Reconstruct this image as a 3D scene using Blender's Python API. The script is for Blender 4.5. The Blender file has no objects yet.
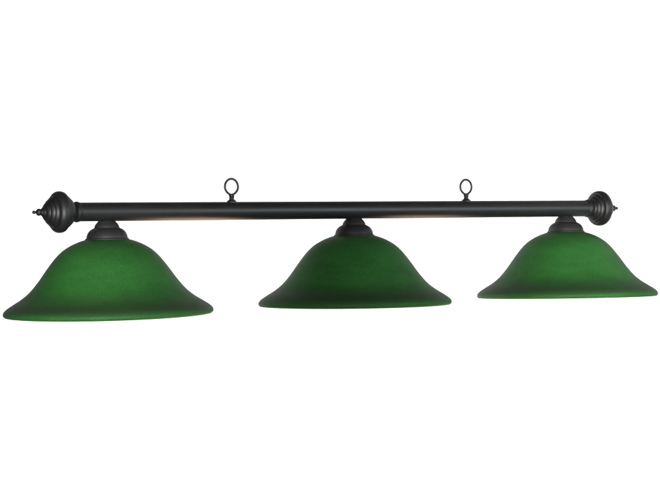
import bpy, bmesh, math
from mathutils import Matrix, Vector

scene = bpy.context.scene
COL = scene.collection
PI = math.pi

# ------------------------------------------------------------------ helpers
def link(name, bm, mat, parent=None, smooth=True, sharp=40):
    me = bpy.data.meshes.new(name)
    bmesh.ops.recalc_face_normals(bm, faces=bm.faces[:])
    bm.to_mesh(me); bm.free()
    for p in me.polygons:
        p.use_smooth = smooth
    if smooth:
        me.set_sharp_from_angle(angle=math.radians(sharp))
    me.materials.append(mat)
    o = bpy.data.objects.new(name, me)
    COL.objects.link(o)
    if parent:
        o.parent = parent
    return o

def copy_part(o, parent):
    """a part with its own sub-parts"""
    c = o.copy(); COL.objects.link(c); c.parent = parent
    for ch in list(o.children):
        d = ch.copy(); COL.objects.link(d); d.parent = c
    return c

def catmull(pts, n=6):
    """smooth curve through (r, z) points"""
    out = []
    P = [pts[0]] + list(pts) + [pts[-1]]
    for i in range(1, len(P) - 2):
        p0, p1, p2, p3 = P[i-1], P[i], P[i+1], P[i+2]
        for k in range(n):
            t = k / n
            out.append(tuple(0.5 * (2*b + (c-a)*t + (2*a-5*b+4*c-d)*t*t + (3*b-a-3*c+d)*t**3)
                             for a, b, c, d in zip(p0, p1, p2, p3)))
    out.append(tuple(pts[-1]))
    return out

def lathe(bm, prof, seg=96, axis='Z', closed=False):
    """revolve (r, h) points about an axis"""
    rings = []
    for r, h in prof:
        if r < 1e-6:
            v = (0, 0, h) if axis == 'Z' else (h, 0, 0)
            rings.append([bm.verts.new(v)])
            continue
        ring = []
        for k in range(seg):
            a = 2*PI*k/seg
            if axis == 'Z':
                ring.append(bm.verts.new((r*math.cos(a), r*math.sin(a), h)))
            else:
                ring.append(bm.verts.new((h, r*math.cos(a), r*math.sin(a))))
        rings.append(ring)
    pairs = list(zip(rings[:-1], rings[1:]))
    if closed:
        pairs.append((rings[-1], rings[0]))
    for A, B in pairs:
        if len(A) == 1 and len(B) == 1:
            continue
        for k in range(seg):
            k2 = (k+1) % seg
            if len(A) == 1:
                bm.faces.new((A[0], B[k], B[k2]))
            elif len(B) == 1:
                bm.faces.new((A[k], A[k2], B[0]))
            else:
                bm.faces.new((A[k], A[k2], B[k2], B[k]))
    return bm

def arc(cr, cz, r, a0, a1, n=8, squash=1.0):
    return [(cr + r*math.cos(math.radians(a0 + (a1-a0)*i/n)),
             cz + squash*r*math.sin(math.radians(a0 + (a1-a0)*i/n))) for i in range(n+1)]

def sweep(bm, pts, rad, seg=16, closed=True):
    """round wire along a path lying in the XZ plane"""
    n = len(pts); rings = []
    for i in range(n):
        a = Vector(pts[(i-1) % n]) if (closed or i) else Vector(pts[0])
        b = Vector(pts[(i+1) % n]) if (closed or i < n-1) else Vector(pts[-1])
        t = (b-a).normalized(); s = Vector((0, 1, 0)); u = s.cross(t)
        rings.append([bm.verts.new(Vector(pts[i]) + rad*(math.cos(2*PI*k/seg)*u + math.sin(2*PI*k/seg)*s))
                      for k in range(seg)])
    for i in range(n if closed else n-1):
        A, B = rings[i], rings[(i+1) % n]
        for k in range(seg):
            bm.faces.new((A[k], A[(k+1) % seg], B[(k+1) % seg], B[k]))

# ------------------------------------------------------------------ materials
def material(name):
    m = bpy.data.materials.new(name); m.use_nodes = True
    nt = m.node_tree
    return m, nt, nt.nodes['Principled BSDF']

def metal(name, lo, hi, rough, spec, grain=900, bump=.12):
    m, nt, b = material(name)
    tc = nt.nodes.new('ShaderNodeTexCoord')
    n1 = nt.nodes.new('ShaderNodeTexNoise'); n1.inputs['Scale'].default_value = 26; n1.inputs['Detail'].default_value = 5
    n2 = nt.nodes.new('ShaderNodeTexNoise'); n2.inputs['Scale'].default_value = grain; n2.inputs['Detail'].default_value = 2
    nt.links.new(tc.outputs['Object'], n1.inputs['Vector']); nt.links.new(tc.outputs['Object'], n2.inputs['Vector'])
    cr = nt.nodes.new('ShaderNodeValToRGB')
    cr.color_ramp.elements[0].position = .3; cr.color_ramp.elements[1].position = .7
    cr.color_ramp.elements[0].color = (*lo, 1); cr.color_ramp.elements[1].color = (*hi, 1)
    nt.links.new(n1.outputs['Fac'], cr.inputs['Fac']); nt.links.new(cr.outputs['Color'], b.inputs['Base Color'])
    mr = nt.nodes.new('ShaderNodeMapRange'); mr.inputs['To Min'].default_value = rough-.05; mr.inputs['To Max'].default_value = rough+.06
    nt.links.new(n1.outputs['Fac'], mr.inputs['Value']); nt.links.new(mr.outputs['Result'], b.inputs['Roughness'])
    bp = nt.nodes.new('ShaderNodeBump'); bp.inputs['Strength'].default_value = bump; bp.inputs['Distance'].default_value = .0004
    nt.links.new(n2.outputs['Fac'], bp.inputs['Height']); nt.links.new(bp.outputs['Normal'], b.inputs['Normal'])
    b.inputs['Specular IOR Level'].default_value = spec
    return m

BAR_MAT = metal('satin_black_bar', (.0100, .0106, .0114), (.0150, .0157, .0166), .47, .70)
CAP_MAT = metal('satin_black_turned', (.0075, .0079, .0083), (.0115, .0120, .0125), .50, .65)
HOLDER_MAT = metal('matte_black_cup', (.021, .0205, .0215), (.032, .031, .032), .55, .40)
RING_MAT = metal('dark_loop_metal', (.020, .020, .019), (.034, .033, .031), .38, .50)

def glass():
    m, nt, b = material('frosted_green_glass')
    tc = nt.nodes.new('ShaderNodeTexCoord')
    oi = nt.nodes.new('ShaderNodeObjectInfo')
    add = nt.nodes.new('ShaderNodeVectorMath'); add.operation = 'ADD'
    mul = nt.nodes.new('ShaderNodeMath'); mul.operation = 'MULTIPLY'; mul.inputs[1].default_value = 7.3
    nt.links.new(oi.outputs['Random'], mul.inputs[0])
    nt.links.new(tc.outputs['Object'], add.inputs[0]); nt.links.new(mul.outputs[0], add.inputs[1])
    mp = nt.nodes.new('ShaderNodeMapping'); mp.inputs['Scale'].default_value = (1, 1, 2.6)
    nt.links.new(add.outputs[0], mp.inputs['Vector'])
    n1 = nt.nodes.new('ShaderNodeTexNoise'); n1.inputs['Scale'].default_value = 11; n1.inputs['Detail'].default_value = 7
    n1.inputs['Roughness'].default_value = .66
    nt.links.new(mp.outputs[0], n1.inputs['Vector'])
    n2 = nt.nodes.new('ShaderNodeTexNoise'); n2.inputs['Scale'].default_value = 330; n2.inputs['Detail'].default_value = 3
    nt.links.new(add.outputs[0], n2.inputs['Vector'])
    cr = nt.nodes.new('ShaderNodeValToRGB')
    cr.color_ramp.elements[0].position = .33; cr.color_ramp.elements[1].position = .67
    cr.color_ramp.elements[0].color = (.022, .130, .022, 1); cr.color_ramp.elements[1].color = (.036, .184, .033, 1)
    nt.links.new(n1.outputs['Fac'], cr.inputs['Fac'])
    # fine frosting speckle
    mx = nt.nodes.new('ShaderNodeMix'); mx.data_type = 'RGBA'; mx.blend_type = 'MULTIPLY'
    mx.inputs['Factor'].default_value = 1
    nt.links.new(cr.outputs['Color'], mx.inputs['A']); sp = nt.nodes.new('ShaderNodeValToRGB')
    sp.color_ramp.elements[0].position = .32; sp.color_ramp.elements[1].position = .68
    sp.color_ramp.elements[0].color = (.74, .77, .74, 1); sp.color_ramp.elements[1].color = (1, 1, 1, 1)
    nt.links.new(n2.outputs['Fac'], sp.inputs['Fac']); nt.links.new(sp.outputs['Color'], mx.inputs['B'])
    # greyer tint around the flare, partly shade put into the colour; weaker at lip
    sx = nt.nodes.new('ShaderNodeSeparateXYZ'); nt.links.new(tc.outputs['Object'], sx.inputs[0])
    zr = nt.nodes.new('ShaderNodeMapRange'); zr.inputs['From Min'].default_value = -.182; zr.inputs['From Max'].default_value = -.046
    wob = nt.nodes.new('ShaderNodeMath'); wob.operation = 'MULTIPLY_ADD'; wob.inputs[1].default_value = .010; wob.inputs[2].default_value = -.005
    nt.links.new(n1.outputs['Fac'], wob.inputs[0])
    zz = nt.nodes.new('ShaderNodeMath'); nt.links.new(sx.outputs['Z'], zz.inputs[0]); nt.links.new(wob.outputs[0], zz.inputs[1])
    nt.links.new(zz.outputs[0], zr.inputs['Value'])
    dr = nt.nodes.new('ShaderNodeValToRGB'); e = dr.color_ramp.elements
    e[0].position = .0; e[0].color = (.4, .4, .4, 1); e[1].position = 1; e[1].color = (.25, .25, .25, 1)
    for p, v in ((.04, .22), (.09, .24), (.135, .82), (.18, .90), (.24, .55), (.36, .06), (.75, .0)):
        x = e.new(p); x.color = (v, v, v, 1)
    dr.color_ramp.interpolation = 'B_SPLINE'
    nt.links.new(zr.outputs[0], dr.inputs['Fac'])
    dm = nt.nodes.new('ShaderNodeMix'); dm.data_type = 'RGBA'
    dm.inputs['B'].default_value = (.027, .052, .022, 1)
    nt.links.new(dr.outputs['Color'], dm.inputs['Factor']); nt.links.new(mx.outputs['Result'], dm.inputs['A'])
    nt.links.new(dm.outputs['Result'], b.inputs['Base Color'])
    b.inputs['Roughness'].default_value = .62
    b.inputs['Specular IOR Level'].default_value = .30
    bp = nt.nodes.new('ShaderNodeBump'); bp.inputs['Strength'].default_value = .10; bp.inputs['Distance'].default_value = .0006
    nt.links.new(n2.outputs['Fac'], bp.inputs['Height']); nt.links.new(bp.outputs['Normal'], b.inputs['Normal'])
    return m
GLASS_MAT = glass()

def paper():
    m, nt, b = material('white_paper')
    n = nt.nodes.new('ShaderNodeTexNoise'); n.inputs['Scale'].default_value = 3
    cr = nt.nodes.new('ShaderNodeValToRGB')
    cr.color_ramp.elements[0].color = (.86, .86, .86, 1); cr.color_ramp.elements[1].color = (.89, .89, .89, 1)
    nt.links.new(n.outputs['Fac'], cr.inputs['Fac']); nt.links.new(cr.outputs['Color'], b.inputs['Base Color'])
    b.inputs['Roughness'].default_value = .95; b.inputs['Specular IOR Level'].default_value = 0.0
    return m
PAPER = paper()

# ------------------------------------------------------------------ fixture measures (metres)
S, XR, XC, RB = .5005, .2568, .5873, .0163
HZ = 1.75                      # height of the bar
YAW = .5441                    # right end of the bar swings away from the viewer

lamp = bpy.data.objects.new('billiard_light', None)
lamp.empty_display_size = .1
COL.objects.link(lamp)
lamp.location = (0, 0, HZ); lamp.rotation_euler = (0, 0, YAW)
lamp['label'] = 'black metal bar light with three green bell shaped glass shades'
lamp['category'] = 'light fixture'

# ---- bar with its end collars
bm = bmesh.new()
BE = XC - .030
lathe(bm, [(0, -BE), (RB-.001, -BE), (RB, -BE+.001), (RB, BE-.001), (RB-.001, BE), (0, BE)], 96, 'X')
bar = link('bar', bm, BAR_MAT, lamp)
bm = bmesh.new()
lathe(bm, [(.0122, .0000), (.0155, -.0002), (.0174, -.0016), (.0181, -.0045), (.0174, -.0072), (.0166, -.0088), (.01635, -.0100), (.0122, -.0100)], 72, 'X', True)
collar = link('bar_collar', bm, CAP_MAT, bar)
collar.location = (XC-.0268, 0, 0)
c2 = collar.copy(); COL.objects.link(c2); c2.parent = bar
c2.location = (-(XC-.0268), 0, 0); c2.rotation_euler = (0, 0, PI)

# ---- turned finials (u = distance outwards from the widest ring)
prof = [(0, -.0285), (.0125, -.0285), (.0125, -.0256), (.0146, -.0254)]
prof += catmull([(.0150, -.0252), (.0170, -.0238), (.0186, -.0218)], 4)
prof += catmull([(.0197, -.0216), (.0218, -.0200), (.0237, -.0176), (.0244, -.0158)], 4)
prof += catmull([(.0256, -.0156), (.0270, -.0142), (.0284, -.0116), (.0288, -.0098)], 4)
prof += catmull([(.0300, -.0095), (.0322, -.0084), (.0342, -.0060), (.0354, -.0020), (.0356, .0012), (.0350, .0046), (.0336, .0074), (.0314, .0096), (.0284, .0105)], 5)
prof += catmull([(.0274, .0106), (.0269, .0126), (.0254, .0152), (.0240, .0164)], 4)
prof += catmull([(.0229, .0166), (.0218, .0188), (.0198, .0212), (.0182, .0221)], 4)
prof += catmull([(.0171, .0223), (.0155, .0246), (.0128, .0270), (.0110, .0278)], 4)
prof += catmull([(.0100, .0280), (.0084, .0300), (.0066, .0312), (.0056, .0316)], 4)
prof += [(0, .0316)]
bm = bmesh.new(); lathe(bm, prof, 96, 'X')
fin = link('end_finial', bm, CAP_MAT, lamp, sharp=32)
tip = [(0, .0305), (.0062, .0305), (.0066, .0318), (.0058, .0332), (.0050, .0338)]
tip += catmull([(.0052, .0342), (.0062, .0366), (.0058, .0392), (.0038, .0412), (.0020, .0424)], 4)
tip += catmull([(.0019, .0428), (.0029, .0446), (.0031, .0462), (.0024, .0480), (.0012, .0488), (0, .0490)], 4)
bm = bmesh.new(); lathe(bm, tip, 40, 'X')
link('finial_tip', bm, CAP_MAT, fin)
fin.location = (XC, 0, 0)
fin2 = copy_part(fin, lamp)
fin2.location = (-XC, 0, 0); fin2.rotation_euler = (0, 0, PI)

# ---- hanging loops
bm = bmesh.new()
W, H, RW = .0132, .0142, .00205
pts = []
for i in range(64):
    a = 2*PI*i/64
    x = W*math.cos(a); z = H*math.sin(a)
    if z < 0: x *= 1 - .22*(-math.sin(a))**3          # narrows towards the screw neck
    pts.append((x, 0, .0268 + z))
sweep(bm, pts, RW, 14)
loop = link('hanging_loop', bm, RING_MAT, lamp)
bm = bmesh.new()
n = [(0, -.0020), (.0086, -.0020), (.0086, .0008), (.0080, .0020), (.0064, .0030), (.0050, .0036), (.0047, .0044)]
n += [(.0044, .0058), (.0046, .0064), (.0043, .0070), (.0046, .0076), (.0043, .0082), (.0047, .0090), (.0050, .0108), (.0051, .0126), (.0046, .0136), (0, .0138)]
lathe(bm, n, 40)
link('loop_neck', bm, RING_MAT, loop, sharp=50)
loop.location = (-XR, 0, RB)
loop2 = copy_part(loop, lamp); loop2.location = (XR, 0, RB)

# ---- shade holders (stepped cups) and glass shades, modelled around the axis, z from the bar centre
bm = bmesh.new()
cup = [(0, -.0135), (.0090, -.0135), (.0120, -.0148), (.0144, -.0160)]
cup += catmull([(.0150, -.0166), (.0186, -.0205), (.0207, -.0240), (.0216, -.0270)], 5)
cup += [(.0218, -.0276), (.0228, -.0280)]
cup += catmull([(.0236, -.0283), (.0282, -.0310), (.0322, -.0352), (.0346, -.0402), (.0354, -.0446)], 6)
cup += [(.0357, -.0452), (.0368, -.0455), (.0376, -.0463), (.0377, -.0474), (.0368, -.0482), (.0340, -.0484), (.0335, -.0440), (0, -.0440)]
lathe(bm, cup, 96)
holder = link('shade_holder', bm, HOLDER_MAT, lamp, sharp=35)

k = .18/105
def Z(y): return -.048 - (y-240.0)/579
outer = [(17*k, Z(238.4)), (21.5*k, Z(239.6)), (28*k, Z(241.6)), (36*k, Z(245.0)), (44.2*k, Z(250.0)), (51*k, Z(256.2)),
         (57*k, Z(263.4)), (62.7*k, Z(271)), (70*k, Z(281.1)), (78.2*k, Z(290.6)), (86.5*k, Z(297.4)), (95.5*k, Z(303.0)),
         (101.3*k, Z(306.8)), (104.1*k, Z(309.5)), (105*k, Z(311.6)), (104.7*k, Z(313.4)), (103.4*k, Z(314.8))]
outer = catmull(outer, 6)
inner = [(101.8*k, Z(315.0)), (100.2*k, Z(313.8)), (97.8*k, Z(310.6)), (93*k, Z(306.4)), (84.5*k, Z(300.4)), (76*k, Z(293.4)),
         (67.6*k, Z(283.6)), (60*k, Z(273.2)), (52.4*k, Z(263.4)), (43.6*k, Z(254.2)), (34*k, Z(247.8)), (27*k, Z(244.6)), (17*k, Z(242))]
inner = catmull(inner, 4)
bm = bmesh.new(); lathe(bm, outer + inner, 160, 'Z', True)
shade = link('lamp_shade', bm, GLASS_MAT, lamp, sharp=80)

# each cup hangs a hair out of true, as in the photograph: (x, tilt about the view's left-right axis, roll)
PIV = Matrix.Translation((0, 0, -.030))
def hang(o, i, nod, roll):
    R = Matrix.Rotation(-YAW, 4, 'Z') @ Matrix.Rotation(math.radians(nod), 4, 'X') @ Matrix.Rotation(math.radians(roll), 4, 'Y') @ Matrix.Rotation(YAW, 4, 'Z')
    o.matrix_local = Matrix.Translation((i*S, 0, 0)) @ PIV @ R @ PIV.inverted()
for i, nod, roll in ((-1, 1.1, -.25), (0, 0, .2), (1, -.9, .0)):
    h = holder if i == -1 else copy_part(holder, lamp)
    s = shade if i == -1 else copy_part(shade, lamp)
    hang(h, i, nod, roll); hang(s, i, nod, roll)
    if i == 0: s['label'] = 'darker green middle shade'

# ------------------------------------------------------------------ backdrop
bm = bmesh.new()
path = [(3.0, z) for z in (-.8, 0, 1, 2, 3, 4.4)]
vs = [[bm.verts.new((x, y, z)) for x in (-4.5, 4.5)] for y, z in path]
for a, b in zip(vs[:-1], vs[1:]): bm.faces.new((a[0], a[1], b[1], b[0]))
bd = link('backdrop', bm, PAPER); bd['kind'] = 'structure'

# ------------------------------------------------------------------ lamps
def area(name, loc, target, size, power, color=(1, 1, 1), spread=180, size_y=None):
    l = bpy.data.lights.new(name, 'AREA'); l.energy = power; l.color = color
    l.shape = 'RECTANGLE'; l.size = size; l.size_y = size_y or size; l.spread = math.radians(spread)
    o = bpy.data.objects.new(name, l); COL.objects.link(o)
    o.location = loc
    o.rotation_euler = (Vector(target) - Vector(loc)).to_track_quat('-Z', 'Y').to_euler()
    return o
LP = Vector((-S*math.cos(YAW), -S*math.sin(YAW), HZ-.12)); RP = -LP; RP.z = HZ-.12
area('softbox', (-.42, -2.75, HZ-.32), LP+Vector((-.10,0,0)), .4, 1.36, (1, .98, .95), 22)
area('softbox', (.60, -2.35, HZ-.32), RP+Vector((.08,0,0)), .4, 1.42, (1, .98, .95), 22)
area('front_softbox', (.0, -3.9, HZ+.15), (0, 0, HZ-.05), .6, 23.5, (1, .985, .955), 180, .6)
area('strip_softbox', (2.65, -1.35, HZ+.24), (0, 0, HZ), 1.3, 12, (.88, .95, 1), 120, .5)
area('floor_bounce', (.18, .9, HZ-1.6), (.1, .05, HZ), 1.8, 16.5, (1, .65, .44), 120, .8)
for s in (-1, 1):
    area('backdrop_lamp', (s*1.8, 1.15, HZ-.05), (s*.1, 3.0, HZ-.05), .5, 76, (1, 1, 1), 180, 3.0)

w = bpy.data.worlds.new('World'); scene.world = w; w.use_nodes = True
bg = w.node_tree.nodes['Background']
bg.inputs['Color'].default_value = (1, 1, 1, 1); bg.inputs['Strength'].default_value = .05

# ------------------------------------------------------------------ camera
cam = bpy.data.cameras.new('camera'); co = bpy.data.objects.new('camera', cam); COL.objects.link(co)
F, T = 1800.0, Vector((.0442, 3.352, .0744)); rx, ry = .0060, -.0167
cam.sensor_fit = 'HORIZONTAL'; cam.sensor_width = 36; cam.lens = 36*F/660
cam.clip_start = .05; cam.clip_end = 50
Rx = Matrix(((1, 0, 0), (0, math.cos(rx), -math.sin(rx)), (0, math.sin(rx), math.cos(rx))))
Ry = Matrix(((math.cos(ry), 0, math.sin(ry)), (0, 1, 0), (-math.sin(ry), 0, math.cos(ry))))
M = Ry @ Rx
right, fwd, up = M[0], M[1], M[2]
loc = -(M.transposed() @ T) + Vector((0, 0, HZ))
rot = Matrix((right, up, -fwd)).transposed()
co.matrix_world = Matrix.Translation(loc) @ rot.to_4x4()
scene.camera = co

scene.view_settings.view_transform = 'Standard'; scene.view_settings.look = 'None'
scene.view_settings.exposure = 0; scene.view_settings.gamma = 1
